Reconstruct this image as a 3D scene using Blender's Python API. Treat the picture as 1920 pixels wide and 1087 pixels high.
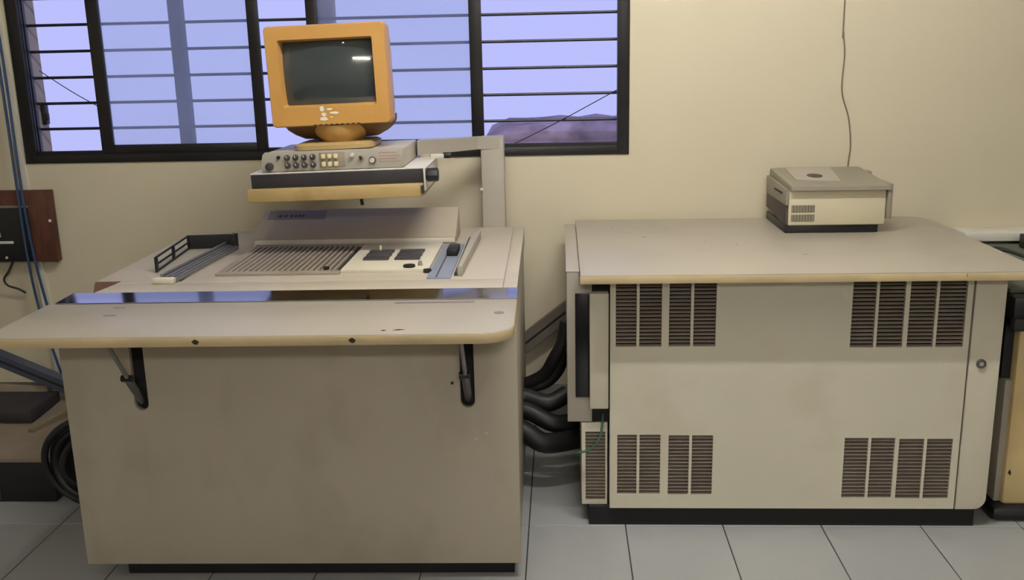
import bpy, bmesh, math, random
from mathutils import Vector, Matrix
random.seed(7)
for o in list(bpy.data.objects): bpy.data.objects.remove(o)
S = bpy.context.scene
COL = S.collection

# ------------------------------------------------------------------ camera
F_PX, YAW, PITCH, ROLL, CAM_D, CAM_H = 1806.7, .0539, .2378, -.0218, 3.5882, 1.40
fwd = Vector((-math.sin(YAW)*math.cos(PITCH), math.cos(YAW)*math.cos(PITCH), -math.sin(PITCH)))
rgt = Vector((math.cos(YAW), math.sin(YAW), 0)); upv = rgt.cross(fwd)
r2 = rgt*math.cos(ROLL)+upv*math.sin(ROLL); u2 = -rgt*math.sin(ROLL)+upv*math.cos(ROLL)
cd = bpy.data.cameras.new('camera'); cam = bpy.data.objects.new('camera', cd); COL.objects.link(cam)
M = Matrix((r2, u2, -fwd)).transposed().to_4x4(); M.translation = (0, -CAM_D, CAM_H)
cam.matrix_world = M
cd.sensor_fit = 'HORIZONTAL'; cd.sensor_width = 36; cd.lens = F_PX/1920*36
cd.clip_start = .05; cd.clip_end = 200
S.camera = cam

# ------------------------------------------------------------------ light
S.view_settings.view_transform = 'Standard'; S.view_settings.look = 'None'
S.view_settings.gamma = 1; S.view_settings.use_curve_mapping = False
S.view_settings.exposure = 0.0
w = bpy.data.worlds.new('overcast_sky'); S.world = w; w.use_nodes = True
bg = w.node_tree.nodes['Background']
bg.inputs['Color'].default_value = (.50, .53, .98, 1); bg.inputs['Strength'].default_value = 1.0

LAMP_COL = (1, .98, .955)
# fluorescent tubes of the room, the second one added as fill: (centre, watts, axis, batten offset, label); each is built below as a glowing tube on its batten
LAMPS = (((.22, -1.60, 2.74), 106, (0, 0, .045), 'fluorescent tube lamp on the ceiling above the gap between the machines'),
         ((-.7, -2.3, 2.74), 20, (0, 0, .045), 'unseen fill tube lamp added on the ceiling'),  # added out of view as front fill
         ((.62, -6.30, 2.73), 125, (0, -.045, 0), 'fluorescent tube lamp high on the wall opposite the window'))

# ------------------------------------------------------------------ helpers
def s2l(c):
    c = c/255
    return c/12.92 if c <= .04045 else ((c+.055)/1.055)**2.4
def rgb(r, g, b): return (s2l(r), s2l(g), s2l(b), 1)

MATS = {}
def mat(name, col, rough=.5, metal=0., var=.08, scale=6., stretch=(1, 1, 1), dirt=None, dscale=3., damt=.5, dstretch=(1, 1, 1), dlo=.5, dhi=.7, bump=0., bscale=60., spec=.5, coat=0.):
    m = bpy.data.materials.new(name); m.use_nodes = True; MATS[name] = m
    nt = m.node_tree; N = nt.nodes; L = nt.links; p = N['Principled BSDF']
    tc = N.new('ShaderNodeTexCoord')
    def noise(sc, st, det=4):
        mp = N.new('ShaderNodeMapping'); mp.inputs['Scale'].default_value = st
        L.new(tc.outputs['Object'], mp.inputs['Vector'])
        n = N.new('ShaderNodeTexNoise'); n.inputs['Scale'].default_value = sc; n.inputs['Detail'].default_value = det
        L.new(mp.outputs['Vector'], n.inputs['Vector']); return n
    n = noise(scale, stretch)
    r = N.new('ShaderNodeValToRGB'); r.color_ramp.elements[0].position = .3; r.color_ramp.elements[1].position = .7
    d = 1-var*1.6
    r.color_ramp.elements[0].color = (col[0]*d, col[1]*d, col[2]*d, 1)
    e = 1+var*.5
    r.color_ramp.elements[1].color = (min(1, col[0]*e), min(1, col[1]*e), min(1, col[2]*e), 1)
    L.new(n.outputs['Fac'], r.inputs['Fac']); out = r.outputs['Color']
    if dirt:
        n2 = noise(dscale, dstretch, 6)
        r2_ = N.new('ShaderNodeMapRange'); r2_.inputs[1].default_value = dlo; r2_.inputs[2].default_value = dhi
        r2_.inputs[3].default_value = 0; r2_.inputs[4].default_value = damt
        L.new(n2.outputs['Fac'], r2_.inputs[0])
        mx = N.new('ShaderNodeMixRGB'); L.new(r2_.outputs[0], mx.inputs[0]); L.new(out, mx.inputs[1]); mx.inputs[2].default_value = dirt
        out = mx.outputs[0]
    L.new(out, p.inputs['Base Color'])
    p.inputs['Roughness'].default_value = rough; p.inputs['Metallic'].default_value = metal
    p.inputs['Specular IOR Level'].default_value = spec; p.inputs['Coat Weight'].default_value = coat
    if bump:
        n3 = noise(bscale, (1, 1, 1)); b = N.new('ShaderNodeBump'); b.inputs['Strength'].default_value = bump; b.inputs['Distance'].default_value = .003
        L.new(n3.outputs['Fac'], b.inputs['Height']); L.new(b.outputs[0], p.inputs['Normal'])
    return m

class MB:
    """collects shapes into one mesh; coordinates minus the origin of the thing it belongs to"""
    def __init__(s, origin=(0, 0, 0)):
        s.bm = bmesh.new(); s.o = Vector(origin)
    def _merge(s, t):
        me = bpy.data.meshes.new('t'); t.to_mesh(me); t.free(); s.bm.from_mesh(me); bpy.data.meshes.remove(me)
    def box(s, x0, x1, y0, y1, z0, z1, bev=0, seg=2, rot=None):
        t = bmesh.new(); bmesh.ops.create_cube(t, size=1)
        sx, sy, sz = x1-x0, y1-y0, z1-z0
        bmesh.ops.scale(t, vec=(sx, sy, sz), verts=t.verts)
        if bev: bmesh.ops.bevel(t, geom=t.edges[:], offset=min(bev, .49*min(abs(sx), abs(sy), abs(sz))), segments=seg, profile=.5, affect='EDGES')
        if rot: bmesh.ops.transform(t, matrix=rot.to_4x4(), verts=t.verts)
        bmesh.ops.translate(t, vec=(Vector(((x0+x1)/2, (y0+y1)/2, (z0+z1)/2))-s.o), verts=t.verts)
        s._merge(t); return s
    def prism(s, pts, axis, a, b, bev=0):
        """polygon in the two other axes (in x,y,z order), extruded along axis from a to b"""
        t = bmesh.new()
        def P(p, c):
            if axis == 'z': v = (p[0], p[1], c)
            elif axis == 'y': v = (p[0], c, p[1])
            else: v = (c, p[0], p[1])
            return Vector(v)-s.o
        v0 = [t.verts.new(P(p, a)) for p in pts]; v1 = [t.verts.new(P(p, b)) for p in pts]; n = len(pts)
        fs = [t.faces.new(v0), t.faces.new(v1[::-1])]
        for i in range(n): t.faces.new((v0[(i+1) % n], v0[i], v1[i], v1[(i+1) % n]))
        bmesh.ops.recalc_face_normals(t, faces=t.faces[:])
        if bev:
            es = [e for f in fs for e in f.edges]; bmesh.ops.bevel(t, geom=es, offset=bev, segments=2, profile=.5, affect='EDGES')
        bmesh.ops.triangulate(t, faces=[f for f in t.faces if len(f.verts) > 4])
        s._merge(t); return s
    def quad(s, pts):
        s.bm.faces.new([s.bm.verts.new(Vector(p)-s.o) for p in pts]); return s
    def cyl(s, p0, p1, r, n=18, r1=None, bev=0):
        p0, p1 = Vector(p0), Vector(p1); d = p1-p0; t = bmesh.new()
        bmesh.ops.create_cone(t, cap_ends=True, segments=n, radius1=r, radius2=r if r1 is None else r1, depth=d.length)
        if bev:
            es = [e for e in t.edges if any(len(f.verts) > 4 for f in e.link_faces)]
            bmesh.ops.bevel(t, geom=es, offset=bev, segments=2, profile=.5, affect='EDGES')
        bmesh.ops.transform(t, matrix=d.to_track_quat('Z', 'Y').to_matrix().to_4x4(), verts=t.verts)
        bmesh.ops.translate(t, vec=(p0+p1)/2-s.o, verts=t.verts); s._merge(t); return s
    def tube(s, pts, r, n=8, sub=6, closed=False):
        P = [Vector(p) for p in pts]; Q = []
        m = len(P)
        for i in range(m if closed else m-1):
            if closed: a, b, c, d = P[i-1], P[i], P[(i+1) % m], P[(i+2) % m]
            else: a, b, c, d = P[max(i-1, 0)], P[i], P[i+1], P[min(i+2, m-1)]
            for k in range(sub):
                u = k/sub
                Q.append(.5*((2*b)+(c-a)*u+(2*a-5*b+4*c-d)*u*u+(3*b-a-3*c+d)*u**3))
        if not closed: Q.append(P[-1])
        rings = []; nrm = None; nq = len(Q)
        for i, q in enumerate(Q):
            tg = (Q[(i+1) % nq]-Q[i-1]) if closed else (Q[min(i+1, nq-1)]-Q[max(i-1, 0)])
            tg.normalize()
            if nrm is None: nrm = tg.orthogonal().normalized()
            nrm = (nrm-tg*nrm.dot(tg)).normalized(); bn = tg.cross(nrm)
            rings.append([s.bm.verts.new(q+r*(nrm*math.cos(2*math.pi*j/n)+bn*math.sin(2*math.pi*j/n))-s.o) for j in range(n)])
        for i in range(nq if closed else nq-1):
            A, B = rings[i], rings[(i+1) % nq]
            for j in range(n): s.bm.faces.new((A[j], A[(j+1) % n], B[(j+1) % n], B[j]))
        if not closed: s.bm.faces.new(rings[0][::-1]); s.bm.faces.new(rings[-1])
        return s
    def loft(s, secs, cap0=True, cap1=True):
        """secs: lists of equally many 3-D points"""
        R = [[s.bm.verts.new(Vector(p)-s.o) for p in sec] for sec in secs]; n = len(R[0])
        for A, B in zip(R, R[1:]):
            for j in range(n): s.bm.faces.new((A[j], A[(j+1) % n], B[(j+1) % n], B[j]))
        if cap0: s.bm.faces.new(R[0][::-1])
        if cap1: s.bm.faces.new(R[-1])
        return s
    def holed(s, x0, x1, z0, z1, yf, depth, holes):
        """front plate in the XZ plane at y=yf with rectangular through-holes, thickness depth"""
        xs = sorted({x0, x1, *[h[0] for h in holes], *[h[1] for h in holes]}); zs = sorted({z0, z1, *[h[2] for h in holes], *[h[3] for h in holes]})
        def hole(i, j):
            cx, cz = (xs[i]+xs[i+1])/2, (zs[j]+zs[j+1])/2
            return any(h[0] < cx < h[1] and h[2] < cz < h[3] for h in holes)
        nx, nz = len(xs)-1, len(zs)-1
        solid = lambda i, j: 0 <= i < nx and 0 <= j < nz and not hole(i, j)
        yb = yf+depth
        for i in range(nx):
            for j in range(nz):
                if not solid(i, j): continue
                a, b, c, d = xs[i], xs[i+1], zs[j], zs[j+1]
                s.quad([(a, yf, c), (b, yf, c), (b, yf, d), (a, yf, d)]); s.quad([(b, yb, c), (a, yb, c), (a, yb, d), (b, yb, d)])
                if not solid(i-1, j): s.quad([(a, yb, c), (a, yf, c), (a, yf, d), (a, yb, d)])
                if not solid(i+1, j): s.quad([(b, yf, c), (b, yb, c), (b, yb, d), (b, yf, d)])
                if not solid(i, j-1): s.quad([(a, yb, c), (b, yb, c), (b, yf, c), (a, yf, c)])
                if not solid(i, j+1): s.quad([(a, yf, d), (b, yf, d), (b, yb, d), (a, yb, d)])
        bmesh.ops.remove_doubles(s.bm, verts=s.bm.verts, dist=1e-6); return s
    def tilt(s, a, pivot):
        bmesh.ops.rotate(s.bm, cent=Vector(pivot)-s.o, matrix=Matrix.Rotation(a, 3, 'Y'), verts=s.bm.verts); return s
    def build(s, name, m, parent=None, smooth=True):
        bmesh.ops.recalc_face_normals(s.bm, faces=s.bm.faces[:])
        me = bpy.data.meshes.new(name); s.bm.to_mesh(me); s.bm.free()
        me.materials.append(MATS[m] if isinstance(m, str) else m)
        if smooth:
            me.polygons.foreach_set('use_smooth', [True]*len(me.polygons)); me.set_sharp_from_angle(angle=math.radians(35))
        o = bpy.data.objects.new(name, me); COL.objects.link(o)
        if parent: o.parent = parent
        return o

CA = .016
def glob(p): c, s = math.cos(CA), math.sin(CA); return (c*p[0]-s*p[1], s*p[0]+c*p[1], p[2])
def tag(o, label, cat, group=None):
    o['label'] = label; o['category'] = cat
    if group: o['group'] = group
    return o
def thing(name, label, cat, base, con=False, group=None):
    """an Empty at the base of the thing; con: coordinates in the console's own frame"""
    o = bpy.data.objects.new(name, None); COL.objects.link(o); o.empty_display_size = .05
    o.location = glob(base) if con else base
    if con: o.rotation_euler = (0, 0, CA)
    return tag(o, label, cat, group)
def single(o, base, con=False):
    """place a one-mesh thing built around base"""
    o.location = glob(base) if con else base
    if con: o.rotation_euler = (0, 0, CA)
    return o
def struct(o): o['kind'] = 'structure'; return o
def share(o, dx=0, dy=0, dz=0):
    c = o.copy(); COL.objects.link(c); c.parent = o.parent; c.location = o.location+Vector((dx, dy, dz)); return c

def rrect(cx, cz, w, h, r, n=5, y=0.):
    """rounded rectangle in XZ at depth y"""
    pts = []
    for sx, sz, a0 in ((1, 1, 0), (-1, 1, 90), (-1, -1, 180), (1, -1, 270)):
        for k in range(n+1):
            a = math.radians(a0+90*k/n)
            pts.append((cx+sx*(w/2-r)+r*math.cos(a), y, cz+sz*(h/2-r)+r*math.sin(a)))
    return pts

# ------------------------------------------------------------------ materials
mat('wall_paint', rgb(207, 197, 171), .65, var=.03, scale=1.6, dirt=rgb(192, 181, 152), dscale=1.1, damt=.35, bump=.08, bscale=25)
mat('ceiling_paint', rgb(225, 220, 205), .8)
mat('room_paint', rgb(205, 198, 180), .8)
mat('grout', rgb(52, 52, 52), .8)
mat('floor_tile', rgb(166, 167, 166), .32, var=.05, scale=3, dirt=rgb(120, 120, 118), dscale=2.2, damt=.35)
mat('skirting_tile', rgb(128, 130, 124), .5, var=.12, scale=4)
mat('frame_black', rgb(24, 22, 24), .42, var=.25, scale=10)
mat('reveal', rgb(150, 140, 135), .85)
mat('post_dark', rgb(58, 60, 66), .7)
mat('steel_bar', rgb(30, 30, 40), .5)
mat('concrete', rgb(168, 150, 172), .9, var=.25, scale=7, dirt=rgb(80, 70, 82), dscale=5, damt=.8, bump=.6, bscale=12)
mat('enamel', rgb(186, 176, 158), .42, var=.04, scale=3, dirt=rgb(140, 126, 104), dscale=2.5, damt=.4)
mat('enamel_front', rgb(186, 176, 158), .5, var=.03, scale=2.2, stretch=(1.5, 1, .8), dirt=rgb(158, 147, 128), dscale=4.5, damt=.4, dstretch=(1.6, 1, .9))
mat('laminate', rgb(168, 160, 145), .38, var=.04, scale=3, dirt=rgb(146, 136, 122), dscale=3, damt=.4)
mat('edge_band', rgb(205, 184, 142), .5, var=.08, scale=6)
mat('white_edge', rgb(214, 208, 196), .4)
mat('panel_cream', rgb(212, 205, 185), .45, var=.03, scale=2.5, dirt=rgb(184, 173, 148), dscale=3.5, damt=.3, dlo=.55)
mat('grey_enamel', rgb(165, 158, 145), .45, var=.05)
mat('slat_grey', rgb(150, 138, 124), .5, var=.12, scale=9)
mat('dark_inside', rgb(22, 20, 20), .8)
mat('black_plastic', rgb(20, 20, 22), .45)
mat('black_gloss', rgb(10, 11, 18), .25)
mat('dark_foam', rgb(40, 37, 40), .7, var=.2, scale=12)
mat('alu', rgb(176, 178, 186), .09, metal=1., var=.02)
mat('steel', rgb(120, 120, 122), .35, metal=.9, var=.1)
mat('brushed', rgb(150, 148, 145), .42, metal=.75, var=.1, scale=20, stretch=(1, 6, 1))
mat('bare_wood', rgb(105, 66, 45), .7, var=.3, scale=12, stretch=(1, 5, 1))
mat('yellowed', rgb(180, 154, 102), .5, var=.1, scale=5, dirt=rgb(120, 92, 50), dscale=8, damt=.5, dlo=.55)
mat('bezel_tan', rgb(204, 154, 84), .34, var=.05, scale=4, dirt=rgb(186, 136, 72), dscale=6, damt=.4, dlo=.55)
mat('housing_tan', rgb(190, 150, 84), .45, var=.08)
mat('chin_shade', rgb(112, 84, 50), .55, var=.2, scale=9)
mat('tablet_grey', rgb(168, 156, 136), .6, var=.05, scale=5)
mat('crt_glass', rgb(58, 65, 66), .045, var=0, spec=.7, coat=.6)
mat('knob_dark', rgb(62, 58, 62), .4)
mat('button_cream', rgb(232, 220, 170), .35)
mat('face_grey', rgb(168, 162, 148), .5, var=.06, scale=14)
mat('print_red', rgb(170, 128, 116), .6)
mat('blue_grey', rgb(134, 142, 158), .4, var=.06)
mat('dark_print', rgb(70, 58, 56), .6)
mat('plate_grey', rgb(128, 116, 112), .5)
mat('lid_grey', rgb(138, 131, 115), .5, var=.05)
mat('printer_cream', rgb(206, 197, 168), .45, var=.03)
mat('vent_dark', rgb(105, 98, 82), .6)
mat('board_brown', rgb(84, 46, 30), .55, var=.3, scale=9, stretch=(4, 1, 1), dirt=rgb(150, 90, 45), dscale=6, damt=.4, dlo=.6)
mat('cable_blue', rgb(34, 62, 96), .45)
mat('cable_black', rgb(24, 23, 24), .5, var=.2, scale=18)
mat('cable_green', rgb(48, 96, 72), .5)
mat('white_plastic', rgb(208, 204, 192), .5)
mat('duct_grey', rgb(112, 102, 92), .55, var=.15, scale=9)
mat('duct_blue', rgb(62, 68, 82), .5, var=.15)
mat('lid_brown', rgb(128, 116, 100), .6, var=.12, scale=6)
mat('cabinet_yellow', rgb(214, 190, 138), .5, var=.08, scale=4, dirt=rgb(180, 150, 98), dscale=5, damt=.5)
mat('green_grey', rgb(92, 98, 86), .55, var=.1)
mat('scuff', rgb(50, 42, 36), .8)
mat('glare_white', rgb(245, 240, 222), .3)
mat('wire_tan', rgb(120, 108, 84), .6)

def pane_mat():
    m = bpy.data.materials.new('dusty_glass'); m.use_nodes = True; MATS['dusty_glass'] = m
    nt = m.node_tree; N = nt.nodes; L = nt.links; N.remove(N['Principled BSDF']); out = N['Material Output']
    rf = N.new('ShaderNodeBsdfRefraction'); rf.inputs['IOR'].default_value = 1.02; rf.inputs['Roughness'].default_value = .25
    rf.inputs['Color'].default_value = (.90, .95, .95, 1)
    tr = N.new('ShaderNodeBsdfTranslucent'); tr.inputs['Color'].default_value = (.85, .9, .9, 1)
    tc = N.new('ShaderNodeTexCoord'); n = N.new('ShaderNodeTexNoise'); n.inputs['Scale'].default_value = 2.2; n.inputs['Detail'].default_value = 5
    L.new(tc.outputs['Object'], n.inputs['Vector'])
    mr = N.new('ShaderNodeMapRange'); mr.inputs[1].default_value = .3; mr.inputs[2].default_value = .7; mr.inputs[3].default_value = .26; mr.inputs[4].default_value = .42
    L.new(n.outputs['Fac'], mr.inputs[0])
    mx = N.new('ShaderNodeMixShader'); L.new(mr.outputs[0], mx.inputs[0]); L.new(rf.outputs[0], mx.inputs[1]); L.new(tr.outputs[0], mx.inputs[2])
    L.new(mx.outputs[0], out.inputs['Surface'])
pane_mat()

# ================================================================== SETTING
RX0, RX1, RY0, RZ1 = -3.3, 3.6, -6.4, 2.86
WX0, WX1, WZ0, WZ1, WT = -2.035, .249, 1.041, 2.25, .15
struct(MB().box(RX0, WX0, 0, WT, -.05, RZ1).box(WX1, RX1, 0, WT, -.05, RZ1).box(WX0, WX1, 0, WT, -.05, WZ0).box(WX0, WX1, 0, WT, WZ1, RZ1).build('wall_back', 'wall_paint', smooth=False))
struct(MB().box(RX0-.1, RX0, RY0, 0, -.05, RZ1).build('wall_left', 'room_paint', smooth=False))
struct(MB().box(RX1, RX1+.1, RY0, 0, -.05, RZ1).build('wall_right', 'room_paint', smooth=False))
struct(MB().box(RX0-.1, RX1+.1, RY0-.1, RY0, -.05, RZ1).build('wall_front', 'room_paint', smooth=False))
struct(MB().box(RX0-.1, RX1+.1, RY0-.1, WT, RZ1, RZ1+.1).build('ceiling', 'ceiling_paint', smooth=False))
floor = struct(MB().box(RX0-.1, RX1+.1, RY0-.1, WT, -.06, -.0025).build('floor', 'grout', smooth=False))
TW, TD, TX, TY = .2949, .385, .1857, -.8866
proto = None
for i in range(-9, 8):
    for j in range(-4, 3):
        x, y = TX+i*TW, TY+j*TD
        if y+TD > .001:
            yy = -.001
        if proto is None:
            proto = MB().box(.0017, TW-.0017, .0017, TD-.0017, -.012, 0, bev=.0012, seg=1).build('tile', 'floor_tile', floor); t = proto
        else: t = share(proto); t.location = (0, 0, 0)
        t.location = (x, y, 0)
        if y+TD > 0: t.scale.y = max(.01, (-.001-y)/TD)
base = struct(MB().box(RX0, RX1, -.006, -.0005, -.002, .147).build('baseboard_back', 'grout', smooth=False))
sk = None
for i in range(-8, 7):
    if sk is None: sk = MB().box(.0015, TW-.0015, -.012, -.004, .002, .148, bev=.002).build('skirting_tile', 'skirting_tile', base); sk.location = (TX+i*TW, 0, 0)
    else: c = share(sk); c.location = (TX+i*TW, 0, 0)

# ---- window: frame, two sliding sashes with dusty panes, grille of rods
win = struct(MB().box(WX0, WX0+.045, -.006, .052, WZ0, WZ1, .002).box(WX1-.043, WX1, -.006, .052, WZ0, WZ1, .002)
             .box(WX0+.044, WX1-.042, -.0055, .0515, WZ0+.0003, WZ0+.032, .002).box(WX0+.044, WX1-.042, -.0055, .0515, WZ1-.04, WZ1-.0003, .002).build('window_1', 'frame_black'))
MB().box(WX0+.045, WX1-.043, .006, .010, WZ0+.03, WZ0+.044).box(WX0+.045, WX1-.043, .024, .028, WZ0+.03, WZ0+.044).build('track', 'frame_black', win)
MB().box(WX0+.045, WX0+.047, .010, .016, WZ0+.03, WZ1-.04).box(WX0+.045, WX0+.048, .028, .034, WZ0+.03, WZ1-.04).build('jamb_channel', 'frame_black', win)
MB().box(WX0-.0001, WX0+.027, .055, WT, WZ0, WZ1).build('outer_reveal', 'reveal', win, smooth=False)
for (a0, a1, b0, b1, y) in ((-1.737, -1.691, -1.141, -1.100, .012), (-.927, -.884, -.331, -.286, .030)):
    z0, z1 = WZ0+.035, WZ1-.04
    s_ = MB().box(a0, a1, y-.009, y+.009, z0, z1, .0015).box(b0, b1, y-.009, y+.009, z0, z1, .0015).box(a1, b0, y-.008, y+.008, z0, z0+.030, .0015).box(a1, b0, y-.008, y+.008, z1-.04, z1, .0015).build('sash', 'frame_black', win)
    MB().quad([(a1-.002, y, z0+.028), (b0+.002, y, z0+.028), (b0+.002, y, z1-.038), (a1-.002, y, z1-.038)]).build('pane', 'dusty_glass', s_, smooth=False)
rod = MB().cyl((WX0+.02, .075, 0), (WX1+.01, .075, 0), .0055, 8).build('grille_rod', 'steel_bar', win)
for k in range(10):
    r = rod if k == 0 else share(rod)
    r.location = (0, 0, 1.1650+k*.0962)
MB().box(-2.010, -1.990, .10, .13, 1.180, 1.262, .005).box(-1.995, -1.984, .10, .12, 1.195, 1.225, .004).build('latch', 'black_plastic', win)

# things seen through the window
for x, wd, lab in ((-1.541, .052, 'dark upright post blurred behind the left dusty window pane'), (-.936, .07, 'grey upright post behind the dusty pane above the monitor')):
    tag(single(MB((x, .37, -.3)).box(x-wd/2, x+wd/2, .35, .40, -.3, 3.2, .004).build('outside_post', 'post_dark' if x < -1.2 else 'reveal'), (x, .37, -.3)), lab, 'post')
p = MB((.2, 1.3, -.3)); prof = [(1.05, -.3), (1.05, .94), (1.06, 1.0), (1.12, 1.035), (1.5, 1.05), (1.62, 1.0), (1.62, -.3)]
secs = []
rr = random.Random(3)
for k in range(22):
    x = -.36+k*.09; zz = .035+.012*min(1, k/6)-(0.03 if k == 0 else 0)
    secs.append([(x, y+rr.uniform(-.008, .008), z+(zz+rr.uniform(-.008, .008) if z > .5 else 0)) for y, z in prof])
p.loft(secs)
tag(single(p.build('parapet', 'concrete'), (.2, 1.3, -.3)), 'weathered grey-purple parapet outside, low in the right window opening', 'parapet')
for a, b, lab in (((-1.975, .068, 1.385), (-1.735, .068, 1.232), 'thin dark wire crossing the leftmost open window bay'), ((-.26, .068, 1.042), (.21, .068, 1.272), 'thin dark wire slanting up across the right window bay')):
    tag(single(MB(a).tube([a, ((a[0]+b[0])/2, .068, (a[2]+b[2])/2-.006), b], .0018, 6).build('outside_wire', 'cable_black'), a), lab, 'wire')

# ---- tube lamps
for k, (c, watts, off, lab) in enumerate(LAMPS):
    t = thing('tube_lamp', lab, 'lamp', c)
    em = bpy.data.materials.new('tube_glow'); em.use_nodes = True; nt = em.node_tree; nt.nodes.remove(nt.nodes['Principled BSDF'])
    e = nt.nodes.new('ShaderNodeEmission'); e.inputs['Color'].default_value = (*LAMP_COL, 1); e.inputs['Strength'].default_value = watts/(math.pi*2*math.pi*.019*1.2)
    nt.links.new(e.outputs[0], nt.nodes['Material Output'].inputs['Surface'])
    for dz in ((0,) if k < 2 else (-.05, .05)): MB().cyl((-.6, 0, dz), (.6, 0, dz), .019, 16).build('glass_tube', em, t)
    if k == 2: t.rotation_euler.y = .10; e.inputs['Strength'].default_value *= .5
    bx, by, bz = off
    if k == 1: t.rotation_euler.z = math.pi/2
    MB().box(-.63, .63, by-.028, by+.028, bz-.014, bz+.075 if bz else .014, .003).build('batten', 'white_plastic', t) if bz else MB().box(-.63, .63, by-.055, by+.014, -.075, .075, .003).build('batten', 'white_plastic', t)
    for sx in (-1, 1): MB().box(sx*.605-.012, sx*.605+.012, min(by, -.012), .014, -.016 if bz else -.066, max(bz, .016) if bz else .066).build('holder', 'white_plastic', t)

# ================================================================== CONSOLE (frame rotated by CA)
CX0, CX1, CYF, CYB = -1.352, -.139, -1.1896, -.121
B = (-.745, -.65, 0.0)
con = thing('scanner_console', 'large beige console desk with hinged front flap, left of the room', 'console desk', B, True)
m = lambda: MB(B)
m().box(CX0+.006, CX1-.004, CYF+.02, CYB, .05, .735, .004).build('body', 'enamel', con)
m().box(CX0+.10, CX1-.02, CYF+.03, CYB-.05, 0, .052).build('plinth', 'dark_inside', con)
# front panel with two strut slots
def slot(xc, hw, zb):
    pts = []
    for k in range(9):
        a = math.pi+math.pi*k/8; pts.append((xc+hw*math.cos(a), zb+hw+hw*math.sin(a)))
    return pts
ZP = .745
out = [(CX0, .045), (CX0, ZP)]
for xc in (-1.146, -.2715):
    sl = slot(xc, .0185, .500); out += [(xc-.0185, ZP)]+sl+[(xc+.0185, ZP)]
out += [(CX1, ZP), (CX1, .045)]
fp = m().prism(out, 'y', CYF, CYF+.018, bev=.002).build('front_panel', 'enamel_front', con)
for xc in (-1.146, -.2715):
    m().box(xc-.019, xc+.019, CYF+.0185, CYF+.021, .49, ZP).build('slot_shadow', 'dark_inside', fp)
m().box(-.5873, -.5866, CYF-.0004, CYF+.002, .05, ZP).build('panel_seam', 'enamel_front', fp)
m().cyl((-.311, CYF+.002, .569), (-.311, CYF-.002, .569), .004, 10).build('screw_head', 'scuff', fp)
for x, z in ((-.252, .412), (-.225, .427)): m().cyl((x, CYF+.002, z), (x, CYF-.0008, z), .0035, 8).build('chip', 'white_plastic', fp)
# deck plates over dark underlay
m().prism([(CX0, CYB), (CX0, -.94), (-1.304, -1.066), (CX1, -1.066), (CX1, CYB)], 'z', .736, .7905).build('deck_core', 'enamel', con)
m().prism([(CX0, CYB), (CX0, -.94), (-1.349, -.9605), (-.1785, -.9605), (-.1785, CYB)], 'z', .789, .796, .0012).build('deck_plate', 'enamel', con)
m().prism([(-1.345, -.9635), (-1.283, -.9635), (-1.298, -1.066), (-.1785, -1.066), (-.1785, -.9635)][1:], 'z', .789, .796, .0012).build('deck_front_plate', 'enamel', con)
m().box(-.1755, CX1, -1.066, CYB, .789, .796, .0012).build('deck_side_plate', 'enamel', con)
m().loft([[(CX0-.001, -.938, .797), (-1.280, -.936, .797), (-1.298, -1.068, .797)], [(CX0-.001, -.938, .74), (-1.280, -.936, .74), (-1.30, -1.068, .74)]]).build('bare_wood_corner', 'bare_wood', con)
# aluminium joint strip and flap
m().prism([(-1.168, .784), (-1.067, .784), (-1.067, .7955), (-1.168, .7925)], 'x', -1.355, -.1375).build('joint_strip', 'alu', con, smooth=False)
r_ = .075; FL, FR, FY0, FY1 = -1.374, -.1365, -1.489, -1.169
arc = [(FR-r_+r_*math.sin(math.radians(a)), FY0+r_-r_*math.cos(math.radians(a))) for a in range(0, 91, 10)]
outl = [(FL, FY1), (FL, FY0)]+arc+[(FR, FY1)]
fl = m().prism(outl, 'z', .7655, .7885, .0015).build('flap', 'edge_band', con)
ins = [(FL+.001, FY1-.001), (FL+.001, FY0+.001)]+[(FR-r_+(r_-.001)*math.sin(math.radians(a)), FY0+r_-(r_-.001)*math.cos(math.radians(a))) for a in range(0, 91, 10)]+[(FR-.001, FY1-.001)]
m().prism(ins, 'z', .787, .790, .0008).build('laminate_top', 'laminate', fl)
m().box(-.45, -.245, -1.205, -1.188, .7899, .7904).build('printed_strip', 'plate_grey', fl)
m().cyl((-.177, -1.307, .789), (-.177, -1.307, .7906), .013, 20).build('round_emblem', 'plate_grey', fl)
for x, y, l in ((-.418, -1.448, .03), (-.445, -1.452, .014)):
    m().prism([(x, y-.004), (x+l*.5, y-.007), (x+l, y), (x+l*.4, y+.004)], 'z', .7895, .7904).build('scratch', 'scuff', fl)
for x in (-.868, -.505):
    m().prism([(x-.009, .779), (x-.004, .772), (x+.004, .771), (x+.009, .778), (x, .784)], 'y', FY0-.0006, FY0+.004).build('chip', 'scuff', fl)
for x, y in ((-1.165, -1.212), (-1.155, -1.29)): m().box(x-.016, x+.016, y-.005, y+.005, .7899, .7903).build('worn_mark', 'plate_grey', fl)
for x in (-1.146, -.270):
    st = m().cyl((x, -1.182, .522), (x, -1.252, .610), .0105, 14, bev=.003).build('strut', 'steel', con)
    m().cyl((x-.016, -1.252, .611), (x+.012, -1.252, .611), .009, 12).build('pivot', 'black_plastic', st)
    m().cyl((x, -1.252, .611), (x, -1.372, .768), .0058, 10).build('rod', 'brushed', st)
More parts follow.
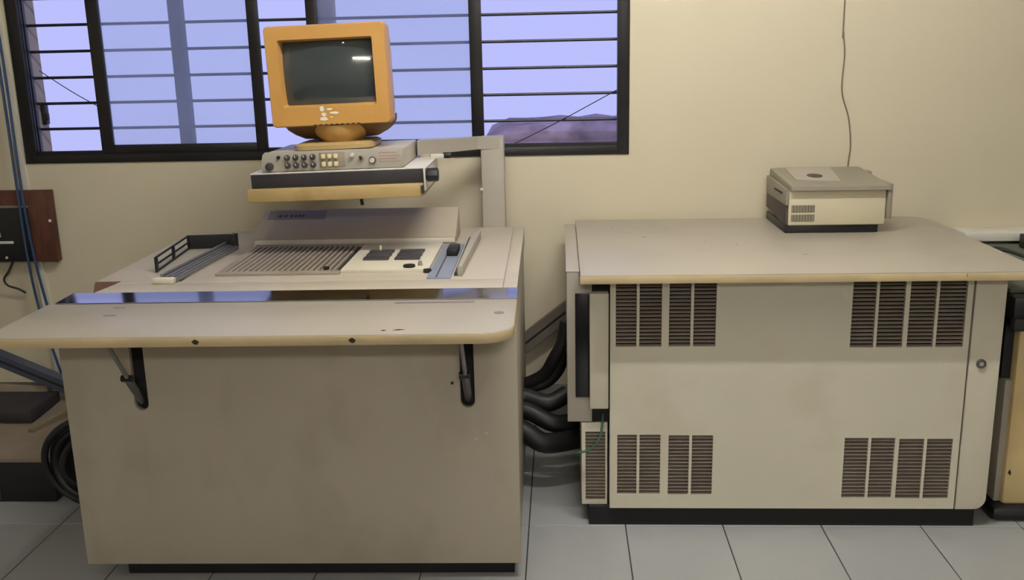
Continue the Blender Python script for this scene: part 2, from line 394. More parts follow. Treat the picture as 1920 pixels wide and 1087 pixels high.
# deck fittings: grille, key panel, blue-grey panel, rails
gr = m().box(-1.022, -.662, -.875, -.455, .795, .799, .001).build('grille_bed', 'dark_foam', con)
sl = None
for k in range(20):
    x = -1.012+k*.0171
    if sl is None: sl = m().box(x, x+.0098, -.852, -.478, .797, .8045, .001).build('slat', 'slat_grey', gr)
    else: share(sl, dx=k*.0171)
m().box(-1.024, -.660, -.884, -.852, .795, .8035, .0015).box(-1.024, -.660, -.478, -.455, .795, .8035, .0015).box(-1.024, -1.014, -.852, -.478, .795, .8035).build('grille_frame', 'slat_grey', gr)
m().cyl((-.705, -.845, .80), (-.705, -.845, .812), .009, 12).build('peg', 'black_plastic', gr)
kp = m().box(-.660, -.402, -.862, -.455, .795, .806, .0015).build('key_panel', 'panel_cream', con)
for gx, n in ((-.618, 3), (-.522, 3)):
    for k in range(n):
        m().box(gx, gx+.078, -.735+k*.055, -.700+k*.055, .805, .812, .002).build('key_bar', 'knob_dark', kp)
m().cyl((-.462, -.835, .805), (-.462, -.835, .813), .018, 20, bev=.002).build('dial', 'black_plastic', kp)
m().cyl((-.432, -.815, .805), (-.432, -.815, .820), .008, 12, r1=.005).build('peg', 'slat_grey', kp)
m().cyl((-.585, -.60, .805), (-.585, -.60, .826), .004, 10).build('pin', 'button_cream', kp)
m().cyl((-.405, -.868, .796), (-.405, -.868, .806), .012, 12).build('rubber_stop', 'black_plastic', kp)
bp = m().box(-.398, -.330, -.955, -.455, .795, .800, .001).build('slide_panel', 'blue_grey', con)
m().box(-.372, -.369, -.95, -.46, .7995, .8025).build('slide_groove', 'knob_dark', bp)
m().box(-.370, -.335, -.66, -.56, .80, .822, .004).build('slider_block', 'black_plastic', bp)
ra_ = m().prism([(-.312, -.925), (-.298, -.925), (-.282, -.36), (-.285, -.335), (-.303, -.335), (-.308, -.36)], 'z', .796, .826, .003).build('side_rail', 'grey_enamel', con)
m().box(-.322, -.311, -.92, -.37, .797, .806, .001).build('rail_foot', 'knob_dark', ra_)
lr = m().prism([(-1.158, -.955), (-1.106, -.955), (-1.082, -.47), (-1.128, -.47)], 'z', .796, .806, .002).build('ribbed_rail', 'brushed', con)
for k in range(4):
    a, b, z = -1.156+k*.0125, -1.128+k*.011, .806+(.015 if k == 0 else .010-.002*k)
    m().prism([(a, -.953), (a+.0085, -.953), (b+.0075, -.472), (b, -.472)], 'z', .804, z, .0008).build('rib', 'brushed', lr)
m().box(-1.172, -1.112, -.975, -.952, .796, .812, .003).build('end_block', 'panel_cream', lr)
m().box(-1.108, -1.102, -.945, -.48, .7962, .7975).build('rail_gap', 'dark_inside', lr)

# black letter rack on the deck
B = (-1.20, -.60, .796); m = lambda: MB(B)
rk = thing('letter_rack', 'low black wire rack standing on the console beside the ribbed rail', 'rack', B, True)
def bar(a, b, t=.0035, h=.0055):
    a, b = Vector(a), Vector(b); return m().tube([a, (a+b)/2, b], t, 6, 2)
A0, A1, A2 = (-1.221, -.815), (-1.252, -.462), (-1.106, -.448)
for z in (.800, .820, .841): bar((*A0, z), (*A1, z)).build('side_rail', 'black_plastic', rk)
for u in (0, .5, 1):
    x, y = A0[0]+(A1[0]-A0[0])*u, A0[1]+(A1[1]-A0[1])*u
    m().box(x-.003, x+.003, y-.008, y+.008, .7965, .843, .001).build('upright', 'black_plastic', rk)
m().prism([(A1[0], A1[1]), (A2[0], A2[1]), (A2[0], A2[1]+.006), (A1[0], A1[1]+.006)], 'z', .7965, .843, .001).build('back_plate', 'black_plastic', rk)
m().box(A2[0]-.002, A2[0]+.016, A2[1]-.03, A2[1]+.006, .7965, .846, .002).build('end_clip', 'black_plastic', rk)

# slanted panel (tablet)
B = (-.70, -.35, .796); m = lambda: MB(B)
tb = thing('slanted_tablet', 'wide grey slanted panel box lying on the console under the shelf', 'panel box', B, True)
X0, X1 = -1.044, -.362
m().prism([(-.424, .797), (-.424, .8185), (-.272, .893), (-.255, .893), (-.255, .797)], 'x', X0, X1, .003).build('shell', 'tablet_grey', tb)
def onslope(y): return .8185+(y+.424)*(.893-.8185)/(.152)
def slope_plate(x0, x1, y0, y1, t, name, mm, par):
    z0, z1 = onslope(y0), onslope(y1); return m().loft([[(x0, y0, z0-.001), (x1, y0, z0-.001), (x1, y0, z0+t), (x0, y0, z0+t)], [(x0, y1, z1-.001), (x1, y1, z1-.001), (x1, y1, z1+t), (x0, y1, z1+t)]]).build(name, mm, par, smooth=False)
npl = slope_plate(-1.022, -.822, -.322, -.276, .0012, 'name_plate', 'plate_grey', tb)
for x, wd in ((-.985, .012), (-.966, .01), (-.945, .008), (-.93, .009), (-.917, .009), (-.905, .009)):
    slope_plate(x, x+wd, -.311, -.300, .0018, 'worn_letter', 'dark_print', npl)
m().box(X0+.004, X1-.004, -.4262, -.4235, .800, .8155, .001).build('front_edge', 'white_edge', tb)
m().cyl((-1.040, -.428, .796), (-1.040, -.428, .812), .003, 8).build('corner_pin', 'white_plastic', tb)

# swivel arm with shelf
B = (-.249, -.085, .40); m = lambda: MB(B)
ar = thing('monitor_arm', 'grey square post and arm behind the console carrying the monitor shelf', 'monitor arm', B, True)
m().box(-.291, -.207, -.118, -.046, .40, 1.122, .006).build('post', 'grey_enamel', ar)
m().cyl((-.293, -.1, .93), (-.287, -.1, .93), .006, 10).cyl((-.290, -.121, .935), (-.290, -.117, .935), .006, 10).build('screw', 'white_plastic', ar)
m().loft([[(-.488, -.345, 1.082), (-.488, -.285, 1.082), (-.488, -.285, 1.132), (-.488, -.345, 1.132)],
          [(-.30, -.121, 1.079), (-.245, -.05, 1.079), (-.245, -.05, 1.1215), (-.30, -.121, 1.1215)],
          [(-.21, -.1175, 1.079), (-.21, -.05, 1.079), (-.21, -.05, 1.1215), (-.21, -.1175, 1.1215)]]).build('beam', 'grey_enamel', ar, smooth=False)
TILT, PV = -.021, (-.70, -.45, 1.05)
m().box(-.484, -.450, -.33, -.29, 1.073, 1.084, .001).build('beam_pad', 'grey_enamel', ar)
sh = m().box(-.968, -.430, -.645, -.27, 1.020, 1.0655, .002).tilt(TILT, PV).build('shelf', 'dark_foam', ar)
m().box(-.972, -.424, -.640, -.265, 1.0655, 1.0695, .001).tilt(TILT, PV).build('top_plate', 'white_edge', sh)
m().box(-.978, -.434, -.668, -.30, .983, 1.0235, .004).tilt(TILT, PV).build('lip', 'yellowed', sh)
m().box(-.432, -.4265, -.655, -.30, 1.0, 1.068, .001).tilt(TILT, PV).build('end_plate', 'white_plastic', sh)
m().cyl((-.426, -.63, 1.045), (-.388, -.63, 1.045), .021, 8, bev=.004).tilt(TILT, PV).build('clamp_knob', 'black_plastic', sh)
br = m().box(-.44, -.395, -.385, -.36, 1.068, 1.084, .003).tilt(TILT, PV).build('bracket', 'white_plastic', sh)
m().cyl((-.398, -.372, 1.078), (-.372, -.372, 1.078), .010, 10, bev=.002).tilt(TILT, PV).build('small_knob', 'black_plastic', br)
m().box(-.440, -.432, -.672, -.655, .993, 1.018).tilt(TILT, PV).build('lip_bracket', 'scuff', sh)
m().cyl((-.640, -.60, .985), (-.637, -.60, .955), .0055, 10).tilt(TILT, PV).build('stop_pin', 'black_plastic', sh)

# control box
B = (-.713, -.45, 1.0695); m = lambda: MB(B)
cb = thing('control_box', 'flat grey control unit with knobs and yellow buttons under the monitor', 'control unit', B, True); cb.rotation_euler.y = TILT
m().box(-.928, -.495, -.612, -.30, 1.071, 1.128, .004).build('case', 'enamel', cb)
fc = m().prism([(-.938, 1.071), (-.5, 1.071), (-.494, 1.075), (-.494, 1.127), (-.5, 1.131), (-.924, 1.131), (-.932, 1.124), (-.938, 1.1)], 'y', -.622, -.612, .0015).build('face_plate', 'face_grey', cb)
Y0 = -.622
for r in range(2):
    for c in range(4):
        x, z = -.855+c*.0265, 1.113-r*.0245
        k = m().cyl((x, Y0+.001, z), (x, Y0-.013, z), .0095, 14, r1=.0075, bev=.0015).build('knob', 'knob_dark', fc)
        m().box(x-.001, x+.001, Y0-.0145, Y0-.0125, z, z+.007).build('pointer', 'button_cream', k)
m().cyl((-.912, Y0+.001, 1.088), (-.912, Y0-.016, 1.088), .013, 16, r1=.011, bev=.002).build('knob', 'knob_dark', fc)
m().cyl((-.882, Y0+.001, 1.115), (-.882, Y0-.006, 1.115), .0055, 10).build('jack', 'black_plastic', fc)
m().box(-.756, -.676, Y0-.0012, Y0+.001, 1.079, 1.125, .0005).build('button_field', 'slat_grey', fc)
for r in range(2):
    for c in range(3):
        x, z = -.742+c*.0195, 1.113-r*.0235
        m().box(x-.006, x+.006, Y0-.010, Y0, z-.007, z+.007, .002).build('push_button', 'button_cream', fc)
m().cyl((-.652, Y0+.001, 1.114), (-.652, Y0-.012, 1.114), .0065, 12, bev=.001).build('indicator', 'white_plastic', fc)
tg = m().cyl((-.625, Y0+.001, 1.103), (-.625, Y0-.005, 1.103), .009, 12).build('switch_collar', 'slat_grey', fc)
m().cyl((-.625, Y0-.004, 1.103), (-.625, Y0-.017, 1.108), .0045, 8).build('toggle', 'black_plastic', tg)
tg = m().cyl((-.590, Y0+.001, 1.096), (-.590, Y0-.006, 1.096), .011, 14).build('switch_collar', 'steel', fc)
m().cyl((-.590, Y0-.004, 1.096), (-.590, Y0-.015, 1.096), .0075, 12).build('knob', 'white_plastic', tg)
for k in range(4): m().box(-.571, -.505+(k % 2)*-.012, Y0-.0005, Y0+.001, 1.089+k*.009, 1.0912+k*.009).build('print_line', 'print_red', fc)

# CRT monitor
B = (-.70, -.45, 1.131); m = lambda: MB(B)
mo = thing('crt_monitor', 'yellowed tan CRT monitor with dark screen standing on the control unit', 'monitor', B, True); mo.rotation_euler.y = TILT-.006
CXm = -.7195; yF = -.575
def RR(cz, w, h, r, y, cx=CXm): return rrect(cx, cz, w, h, r, 5, y)
# bezel ring: outside skin, front, opening walls
m().loft([RR(1.352, .366, .296, .013, -.46), RR(1.354, .374, .306, .013, -.50), RR(1.356, .373, .305, .014, yF+.008), RR(1.356, .366, .298, .012, yF),
          RR(1.3645, .292, .204, .006, yF-.001), RR(1.3645, .282, .192, .006, yF+.018), RR(1.3645, .282, .192, .006, yF+.075)], cap0=False, cap1=False).build('bezel', 'bezel_tan', mo)
# convex screen
p = m(); nx, nz = 17, 13; g = []
for j in range(nz):
    row = []
    for i in range(nx):
        u, v = i/(nx-1)*2-1, j/(nz-1)*2-1
        x, z = CXm+u*.1425, 1.3645+v*.0975
        row.append(p.bm.verts.new(Vector((x, yF+.010+.019*u*u+.014*v*v, z))-p.o))
    g.append(row)
for j in range(nz-1):
    for i in range(nx-1): p.bm.faces.new((g[j][i], g[j][i+1], g[j+1][i+1], g[j+1][i]))
p.build('screen', 'crt_glass', mo)
m().loft([RR(1.352, .364, .294, .02, -.462), RR(1.350, .35, .28, .03, -.40), RR(1.345, .29, .24, .04, -.30), RR(1.335, .20, .18, .04, -.20), RR(1.33, .17, .15, .03, -.13)], cap0=True).build('housing', 'housing_tan', mo)
# chin below the bezel, rounding back; shade is painted in as darker brown
def oval(cz, hw, y0, y1, n=32, e=.55, cx=CXm):
    def sp(v): return math.copysign(abs(v)**e, v)
    return [(cx+hw*sp(math.cos(2*math.pi*k/n)), (y0+y1)/2+(y1-y0)/2*sp(math.sin(2*math.pi*k/n)), cz) for k in range(n)]
m().loft([oval(1.222, .178, -.562, -.30), oval(1.204, .176, -.548, -.30), oval(1.188, .168, -.530, -.31), oval(1.172, .148, -.508, -.33), oval(1.158, .120, -.488, -.35)]).build('chin', 'chin_shade', mo)
for k in range(9): m().box(-.775+k*.017, -.766+k*.017, yF-.0015, yF+.003, 1.2055, 1.2085).build('control_notch', 'dark_inside', mo)
def ring(cz, rx, ry, n=28): return [(CXm+.012+rx*math.cos(2*math.pi*k/n), -.47+ry*math.sin(2*math.pi*k/n), cz) for k in range(n)]
m().loft([ring(1.203, .098, .102), ring(1.185, .094, .100), ring(1.167, .082, .092), ring(1.153, .066, .080), ring(1.146, .060, .075)]).build('swivel_bowl', 'housing_tan', mo)
m().loft([oval(1.1315, .126, -.592, -.36, e=.3, cx=-.722), oval(1.144, .126, -.592, -.36, e=.3, cx=-.722), oval(1.150, .114, -.580, -.37, e=.3, cx=-.722)]).build('foot', 'yellowed', mo)
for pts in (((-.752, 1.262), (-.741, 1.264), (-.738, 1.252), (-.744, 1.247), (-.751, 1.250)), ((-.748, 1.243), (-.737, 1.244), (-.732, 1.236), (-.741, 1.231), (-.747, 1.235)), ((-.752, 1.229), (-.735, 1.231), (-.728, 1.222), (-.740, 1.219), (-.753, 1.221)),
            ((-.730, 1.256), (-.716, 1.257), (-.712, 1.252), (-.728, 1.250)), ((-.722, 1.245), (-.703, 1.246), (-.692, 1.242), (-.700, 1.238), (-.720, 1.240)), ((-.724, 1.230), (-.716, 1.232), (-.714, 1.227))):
    m().prism(pts, 'y', yF-.0016, yF+.003).build('painted_glare', 'glare_white', mo)  # white patches painting lamp glare on the bezel

# ================================================================== RIGHT MACHINE
B = (.65, -.45, 0); m = lambda: MB(B)
ru = thing('vented_cabinet', 'wide cream machine cabinet with slotted vents under a beige worktop', 'machine cabinet', B)
UY = -.891
holes = []
for (x0, x1, z0, z1, xm) in ((.153, .285, .572, .772, .217), (.306, .440, .572, .772, .372), (.823, .970, .566, .772, .893), (.983, .1405+1, .566, .772, 1.060),
                             (.159, .287, .108, .299, .221), (.311, .442, .106, .297, .376), (.826, .972, .097, .288, .899), (.984, 1.138, .095, .285, 1.060)):
    holes += [(x0, xm-.004, z0, z1), (xm+.004, x1, z0, z1)]
fp = m().holed(.137, 1.157, .062, .779, UY, .012, holes).build('vent_panel', 'panel_cream', ru, smooth=False)
m().box(.137, 1.25, UY+.045, -.05, .06, .779).build('body', 'panel_cream', ru, smooth=False)
m().box(.14, 1.155, UY+.040, UY+.0445, .07, .779).build('vent_backing', 'dark_inside', ru, smooth=False)
for (x0, x1, z0, z1) in holes:
    n = max(4, round((z1-z0)/.0112)); p = m(); d = (z1-z0)/n
    for k in range(n):
        z = z0+d*k
        p.quad([(x0, UY+.002, z+.0005), (x1, UY+.002, z+.0005), (x1, UY+.013, z+.0052), (x0, UY+.013, z+.0052)])
        p.quad([(x0, UY+.002, z+.0005), (x1, UY+.002, z+.0005), (x1, UY+.002, z+.0022), (x0, UY+.002, z+.0022)])
    o = p.build('louvre_slats', 'slat_grey', fp, smooth=False); o['kind'] = 'stuff'
pil = m()
rc = .035
pil.prism([(1.1635, .779), (1.1635, .060)]+[(1.25-rc+rc*math.sin(math.radians(a)), .060+rc-rc*math.cos(math.radians(a))) for a in range(0, 91, 15)]+[(1.25, .779)], 'y', UY, UY+.045, .003)
pil = pil.build('corner_pillar', 'panel_cream', ru)
lk = m().cyl((1.196, UY+.002, .516), (1.196, UY-.006, .516), .014, 20, bev=.002).build('lock', 'steel', pil)
m().cyl((1.196, UY-.005, .516), (1.196, UY-.0075, .516), .006, 14).build('lock_core', 'grey_enamel', lk)
m().box(.075, 1.225, UY+.014, -.10, 0, .059).build('plinth', 'dark_inside', ru)  # black and set forward to stand in for the shade under the cabinet
# left annex
an = m().prism([(.012, .329), (.085, .329), (.085, .777), (.0488, .777), (.0488, .790), (.012, .790)], 'y', -.860, -.068, .001).build('side_housing', 'grey_enamel', ru)
m().box(.010, .0490, -.861, -.066, .7885, .7925, .001).build('housing_top', 'laminate', an)
m().box(.036, .082, -.8635, -.858, .407, .726, .002).build('dark_slot', 'black_gloss', an)
m().box(.078, .1335, -.880, -.70, .376, .729, .003).build('side_door', 'panel_cream', ru)
for z0, z1 in ((.325, .376), (.729, .778)): m().box(.085, .136, -.85, -.60, z0, z1).build('side_recess', 'dark_inside', ru, smooth=False)
lo = m().holed(.0535, .131, .059, .325, -.858, .012, [(.065, .125, .073, .296)]).box(.0535, .0575, -.846, -.30, .059, .325).box(.0575, .131, -.50, -.30, .059, .325).build('lower_grille_box', 'panel_cream', ru, smooth=False)
m().box(.058, .131, -.83, -.826, .06, .324).build('grille_backing', 'dark_inside', lo, smooth=False)
p = m()
for k in range(20):
    z = .073+k*.01115
    p.quad([(.065, -.856, z), (.125, -.856, z), (.125, -.845, z+.006), (.065, -.845, z+.006)])
    p.quad([(.065, -.856, z), (.125, -.856, z), (.125, -.856, z+.003), (.065, -.856, z+.003)])
o = p.build('louvre_slats', 'slat_grey', lo, smooth=False); o['kind'] = 'stuff'
# worktop
B = (.68, -.5, .779); m = lambda: MB(B)
wt = thing('worktop', 'beige laminate worktop board on the vented cabinet, with rounded back corner', 'worktop', B)
TXL, TXR, TYF, TYB = .050, 1.311, -.974, -.042
r_ = .09
arc = [(TXR-r_+r_*math.sin(math.radians(a)), TYB-r_+r_*math.cos(math.radians(a))) for a in range(90, -1, -15)]
m().prism([(TXL, TYF), (TXR, TYF)]+arc+[(TXL, TYB)], 'z', .779, .8015, .0015).build('board', 'edge_band', wt)
arc = [(TXR-r_+(r_-.001)*math.sin(math.radians(a)), TYB-r_+(r_-.001)*math.cos(math.radians(a))) for a in range(90, -1, -15)]
lt = m().prism([(TXL+.001, TYF+.001), (TXR-.001, TYF+.001)]+arc+[(TXL+.001, TYB-.001)], 'z', .800, .804, .0008).build('laminate_top', 'laminate', wt)
m().box(1.10, 1.101, TYF-.0006, TYF+.001, .790, .800).build('edge_joint', 'scuff', wt)
p = m(); N_ = 40
ang = [2*math.pi*k/N_ for k in range(N_)]
for k in range(N_):
    if k in (3, 4, 17, 28): continue
    a, b = ang[k], ang[k]+2*math.pi/N_
    p.quad([(.27+.098*math.cos(t)*q, -.235+.10*math.sin(t)*q, .8043) for t, q in ((a, 1), (b, 1), (b, .985), (a, .985))])
p.build('ring_stain', 'plate_grey', lt, smooth=False)
for x, y, l in ((.265, -.40, .02), (.72, -.71, .022), (.55, -.55, .008), (.46, -.49, .006)):
    m().prism([(x, y-.003), (x+l*.6, y-.005), (x+l, y), (x+l*.4, y+.003)], 'z', .8038, .8044).build('mark', 'plate_grey', lt)

# printer on the worktop
B = (.90, -.22, .804); m = lambda: MB(B)
pr = thing('desktop_printer', 'small cream desktop printer with grey lid on the worktop', 'printer', B)
m().box(.746, 1.052, -.362, -.06, .804, .833, .003).build('base', 'black_plastic', pr)
bd = m().box(.752, 1.070, -.372, -.055, .831, .952, .006).build('body', 'printer_cream', pr)
for z0, z1 in ((.846, .868), (.876, .899)):
    v = m().box(.762, .838, -.3735, -.370, z0, z1).build('vent', 'vent_dark', bd, smooth=False)
    for k in range(8): m().box(.763+k*.0095, .768+k*.0095, -.3745, -.373, z0+.001, z1-.001).build('vent_fin', 'lid_grey', v, smooth=False)
m().prism([(-.374, .90), (-.374, .952), (-.10, .962), (-.06, .962), (-.06, .90)], 'x', .742, .7525, .002).build('side_cheek', 'lid_grey', pr)
m().box(.7405, .7425, -.32, -.20, .931, .936).build('side_slot', 'dark_inside', pr)
m().prism([(-.372, .835), (-.365, .90), (-.06, .90), (-.06, .85), (-.30, .833)], 'x', .744, .7525, .001).build('side_recess', 'dark_print', pr)
ld = m().loft([[(.754, -.392, .950), (1.078, -.392, .950), (1.078, -.05, .958), (.754, -.05, .958)], [(.756, -.390, .963), (1.076, -.390, .963), (1.076, -.05, .985), (.756, -.05, .985)],
               [(.770, -.375, .968), (1.064, -.375, .968), (1.064, -.06, .989), (.770, -.06, .989)]]).build('lid', 'lid_grey', pr, smooth=False)
def lidz(y): return .968+(y+.375)*(.021/.315)
m().loft([[(.79, -.30, lidz(-.30)-.001), (.93, -.33, lidz(-.33)-.001), (.96, -.08, lidz(-.08)-.001), (.80, -.08, lidz(-.08)-.001)], [(.79, -.30, lidz(-.30)+.0025), (.93, -.33, lidz(-.33)+.0025), (.96, -.08, lidz(-.08)+.0025), (.80, -.08, lidz(-.08)+.0025)]]).build('lid_panel', 'grey_enamel', ld, smooth=False)
m().loft([[(.868+.026*math.cos(t), -.235+.035*math.sin(t), lidz(-.235+.035*math.sin(t))+h) for t in [2*math.pi*k/20 for k in range(20)]] for h in (.0, .0035)]).build('finger_recess', 'dark_print', ld)
m().box(1.071, 1.086, -.385, -.10, .852, .968, .002).build('side_flange', 'lid_grey', pr)
m().box(1.05, 1.082, -.17, -.12, .966, .984, .003).build('hinge', 'lid_grey', pr)

# ================================================================== RIGHT EDGE
B = (1.75, -.45, 0); m = lambda: MB(B)
rm = thing('yellow_cabinet', 'yellowed cream cabinet with black top section at the right edge', 'cabinet', B)
m().box(1.325, 2.2, -.83, -.10, .045, .61, .012).build('body', 'cabinet_yellow', rm)
m().box(1.306, 1.327, -.815, -.12, .05, .44, .004).build('side_panel', 'grey_enamel', rm)
m().box(1.298, 2.2, -.80, -.10, .44, .61).build('side_recess', 'black_plastic', rm)
tp = m().box(1.292, 2.2, -.85, -.10, .605, .70, .012).build('top_section', 'black_plastic', rm)
m().box(1.292, 2.2, -.862, -.80, .600, .640, .01).build('top_lip', 'dark_foam', tp)
m().box(1.368, 1.44, -.866, -.86, .612, .632, .002).build('label_plate', 'white_plastic', tp)
m().box(1.30, 2.2, -.80, -.12, .70, .712, .002).build('top_plate', 'green_grey', rm)
m().box(1.29, 2.2, -.855, -.12, 0, .048, .02).build('base', 'black_plastic', rm)
m().prism([(1.334, .15), (1.341, .142), (1.343, .152), (1.338, .162)], 'y', -.8315, -.829).build('chip', 'scuff', rm)
B = (1.62, -.2, .712)
tag(single(MB(B).box(1.60, 1.80, -.30, -.18, .712, .76, .004).build('black_box', 'black_plastic'), B), 'small black box on the cabinet at the far right', 'box')
B = (1.9, -.06, .0)
ws = thing('wall_ledge', 'white ledge along the wall behind the right end of the worktop', 'ledge', B)
MB(B).box(1.44, 2.4, -.12, -.0005, .72, .752, .004).build('board', 'white_plastic', ws)
MB(B).box(1.50, 2.4, -.09, -.0005, .0, .72).build('support', 'green_grey', ws, smooth=False)
for k, lab in enumerate(('dark cable looping over the right worktop edge, upper of two', 'dark cable lying against the right worktop edge, lower of two')):
    B = (1.45, -.3, .72)
    tag(single(MB(B).tube([(1.40, -.30-k*.03, .716), (1.42, -.33-k*.03, .735), (1.46, -.36-k*.05, .745), (1.52, -.45-k*.06, .728), (1.6, -.5-k*.06, .718)], .005, 8).build('loose_cable', 'cable_black'), B), lab, 'cable')

# thin wire on the wall
B = (1.0, -.004, .9)
tag(single(MB(B).tube([(1.0, -.004, 2.86), (1.0, -.004, 1.568), (1.002, -.004, 1.459), (1.010, -.004, 1.385), (1.008, -.004, 1.255), (1.037, -.004, 1.16), (1.05, -.004, 1.064), (1.046, -.004, .996), (1.04, -.004, .86), (1.04, -.004, .83)], .0024, 6).build('wall_wire', 'wire_tan'), B), 'thin wire hanging down the wall above the printer', 'wire')

# ================================================================== GAP BETWEEN THE MACHINES
def duct(name, label, a, b, wd, th, mm, cat):
    a, b = Vector(a), Vector(b); d = (b-a).normalized(); n = Vector((0, 1, 0)); u = d.cross(n).normalized()
    t = thing(name, label, cat, tuple((a+b)/2))
    p = MB((a+b)/2)
    def sec(c): return [c-u*wd/2-n*th/2, c+u*wd/2-n*th/2, c+u*wd/2+n*th/2, c-u*wd/2+n*th/2]
    p.loft([sec(a), sec(b)]).build('channel', mm, t, smooth=False)
    p = MB((a+b)/2)
    q = a-n*(th/2+.001); e = b-n*(th/2+.001)
    p.loft([[q-u*.004, q+u*.004, q+u*.004+n*.002, q-u*.004+n*.002], [e-u*.004, e+u*.004, e+u*.004+n*.002, e-u*.004+n*.002]]).build('seam', 'dark_inside', t, smooth=False)
    return t
duct('cable_duct', 'grey-brown cable duct slanting up between the two machines', (-.30, -.031, .205), (.16, -.031, .57), .066, .03, 'duct_grey', 'cable duct')
hoses = [([(-.15, -.50, .28), (-.12, -.50, .275), (-.05, -.52, .262), (.012, -.49, .285)], .030, 'thick black hose in the gap between the machines, topmost'),
         ([(-.15, -.55, .25), (-.11, -.56, .245), (-.04, -.58, .215), (.01, -.56, .207), (.052, -.54, .21)], .030, 'thick black hose in the gap between the machines, middle one'),
         ([(-.15, -.62, .21), (-.12, -.63, .20), (-.06, -.64, .168), (.048, -.58, .16)], .034, 'thick black hose in the gap between the machines, lowest sagging one'),
         ([(-.15, -.38, .275), (-.07, -.40, .32), (-.03, -.42, .39), (.0, -.42, .45), (.011, -.42, .52)], .022, 'black cable rising steeply behind the side housing'),
         ([(-.15, -.325, .245), (-.07, -.325, .26), (-.02, -.325, .305), (.0, -.325, .36), (.0, -.325, .44)], .018, 'thinner black cable rising behind the steep one')]
for pts, r, lab in hoses:
    B = pts[1]; tag(single(MB(B).tube(pts, r, 12).build('thick_cable', 'cable_black'), B), lab, 'cable', 'black cables between the machines')
B = (.10, -.87, .33)
tag(single(MB(B).tube([(.118, -.852, .35), (.112, -.872, .30), (.098, -.885, .27), (.075, -.885, .248), (.045, -.88, .238), (.025, -.86, .225)], .0035, 8).build('earth_wire', 'cable_green'), B), 'thin green wire hanging from the side of the vented cabinet', 'wire')

# ================================================================== LEFT EDGE
B = (-2.1, -.02, .67)
bd = thing('switch_board', 'dark brown wooden board with black switch panel on the left wall', 'switch board', B); bd.location.y -= .0125
m = lambda: MB(B)
m().box(-2.40, -1.939, -.030, 0, .670, .944, .002).build('board', 'board_brown', bd)
pn = m().box(-2.40, -2.032, -.040, -.028, .672, .880, .003).build('panel', 'black_plastic', bd)
m().box(-2.40, -2.03, -.036, -.028, .880, .888).build('panel_edge', 'plate_grey', bd)
m().box(-2.168, -2.100, -.0425, -.039, .742, .752, .001).build('white_stripe', 'white_plastic', pn)
m().box(-2.166, -2.160, -.0415, -.039, .764, .785).box(-2.160, -2.148, -.0415, -.039, .778, .785).box(-2.152, -2.147, -.0415, -.039, .768, .785).build('white_mark', 'white_plastic', pn)
m().cyl((-2.135, -.038, .688), (-2.135, -.043, .688), .005, 10).build('screw', 'white_plastic', pn)
for z in (.70, .80): m().box(-2.21, -2.15, -.050, -.038, z+.06, z+.09, .003).build('switch', 'black_gloss', pn)
m().cyl((-1.951, -.032, .828), (-1.951, -.028, .828), .006, 10).build('nail', 'white_plastic', bd)
B = (-2.04, -.006, .1)
tag(single(MB(B).loft([[(-2.028, -.012, .15), (-1.995, -.012, .15), (-1.995, 0, .15), (-2.028, 0, .15)], [(-2.066, -.012, .95), (-2.036, -.012, .95), (-2.036, 0, .95), (-2.066, 0, .95)], [(-2.118, -.012, RZ1), (-2.09, -.012, RZ1), (-2.09, 0, RZ1), (-2.118, 0, RZ1)]]).build('trunking', 'white_plastic', smooth=False), B), 'white cable trunking strip running up the left wall behind the blue cables', 'trunking')
for pts, lab in (([(-2.10, -.02, RZ1), (-2.083, -.03, 1.9), (-2.066, -.04, 1.43), (-2.050, -.064, .958), (-2.046, -.066, .70), (-2.032, -.06, .486), (-1.99, -.07, .30), (-1.95, -.07, .12)], 'blue cable down the left wall, the left one of two'),
                 ([(-2.085, -.02, RZ1), (-2.068, -.03, 1.9), (-2.048, -.04, 1.43), (-2.033, -.064, .958), (-2.020, -.066, .70), (-1.996, -.06, .486), (-1.955, -.07, .30), (-1.93, -.07, .12)], 'blue cable down the left wall, the right one of two')):
    B = pts[-1]; tag(single(MB(B).tube(pts, .005, 8).build('blue_cable', 'cable_blue'), B), lab, 'cable', 'blue cables on the left wall')
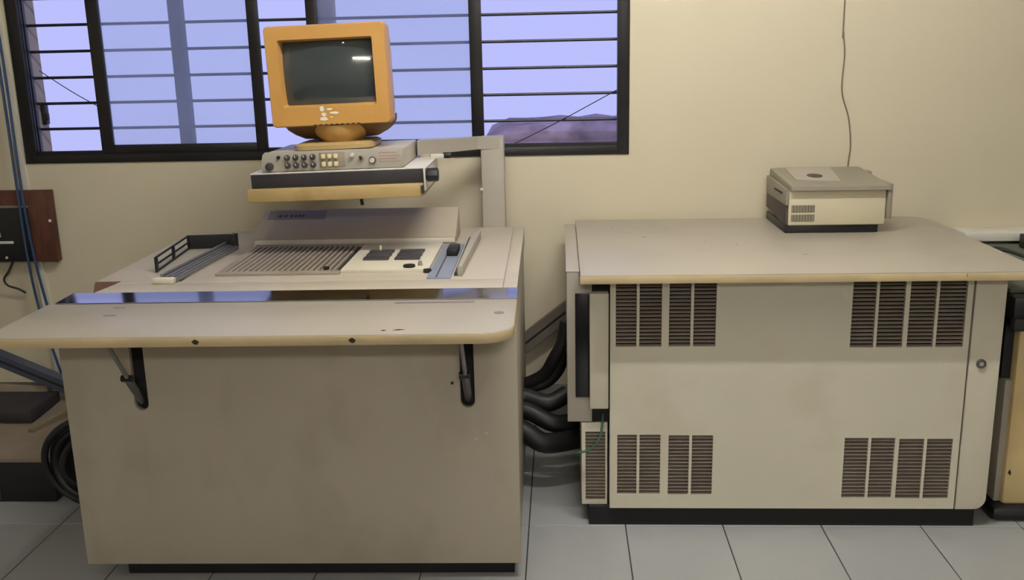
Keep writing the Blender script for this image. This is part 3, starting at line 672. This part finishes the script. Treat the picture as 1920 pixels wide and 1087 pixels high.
B = (-2.14, -.02, .6)
tag(single(MB(B).tube([(-2.13, -.02, .672), (-2.15, -.03, .63), (-2.17, -.035, .60), (-2.16, -.035, .575), (-2.12, -.03, .558), (-2.10, -.02, .54)], .004, 8).build('curled_cable', 'cable_black'), B), 'short black cable curling below the brown switch board', 'cable')
duct('floor_pipe', 'dark blue-grey pipe slanting down behind the console at the left', (-2.62, -.3, .61), (-1.55, -.3, .13), .045, .045, 'duct_blue', 'pipe')
# low case on the floor
B = (-1.95, -.5, 0); m = lambda: MB(B)
ca = thing('floor_case', 'low black case with brown slanted lid on the floor left of the console', 'case', B)
m().box(-2.45, -1.675, -.735, -.30, 0, .148, .006).build('case_body', 'black_plastic', ca)
m().loft([[(-2.46, -.745, .146), (-1.668, -.745, .146), (-1.668, -.28, .146), (-2.46, -.28, .146)], [(-2.46, -.745, .158), (-1.668, -.745, .158), (-1.668, -.28, .20), (-2.46, -.28, .20)]]).build('lid', 'lid_brown', ca, smooth=False)
m().box(-2.45, -1.86, -.50, -.30, .19, .235, .006).build('tray', 'dark_foam', ca)
m().box(-2.45, -1.90, -.31, -.27, .10, .26, .004).build('back_board', 'lid_brown', ca)
m().loft([[(-1.845, -.56, .170), (-1.825, -.56, .170), (-1.825, -.56, .186), (-1.845, -.56, .186)], [(-1.74, -.29, .20), (-1.70, -.29, .20), (-1.70, -.29, .232), (-1.74, -.29, .232)]]).build('hinge_bar', 'wire_tan', ca, smooth=False)
m().box(-1.90, -1.86, -.738, -.735, .01, .06).build('handle', 'dark_foam', ca)
# coil of black cable standing beside the console
B = (-1.60, -.74, 0)
co = thing('cable_coil', 'coil of black cable standing on the floor against the console side', 'cable coil', B)
for k in range(5):
    R = .148-.015*k; cy, cz = -.775+.016*(k % 2), .161
    MB(B).tube([(-1.515+R*.98*math.cos(t), cy+.012*math.sin(2*t+k)+.02*math.cos(t), cz+R*math.sin(t)) for t in [2*math.pi*i/12 for i in range(12)]], .0115, 8, 4, closed=True).build('loop', 'cable_black', co)
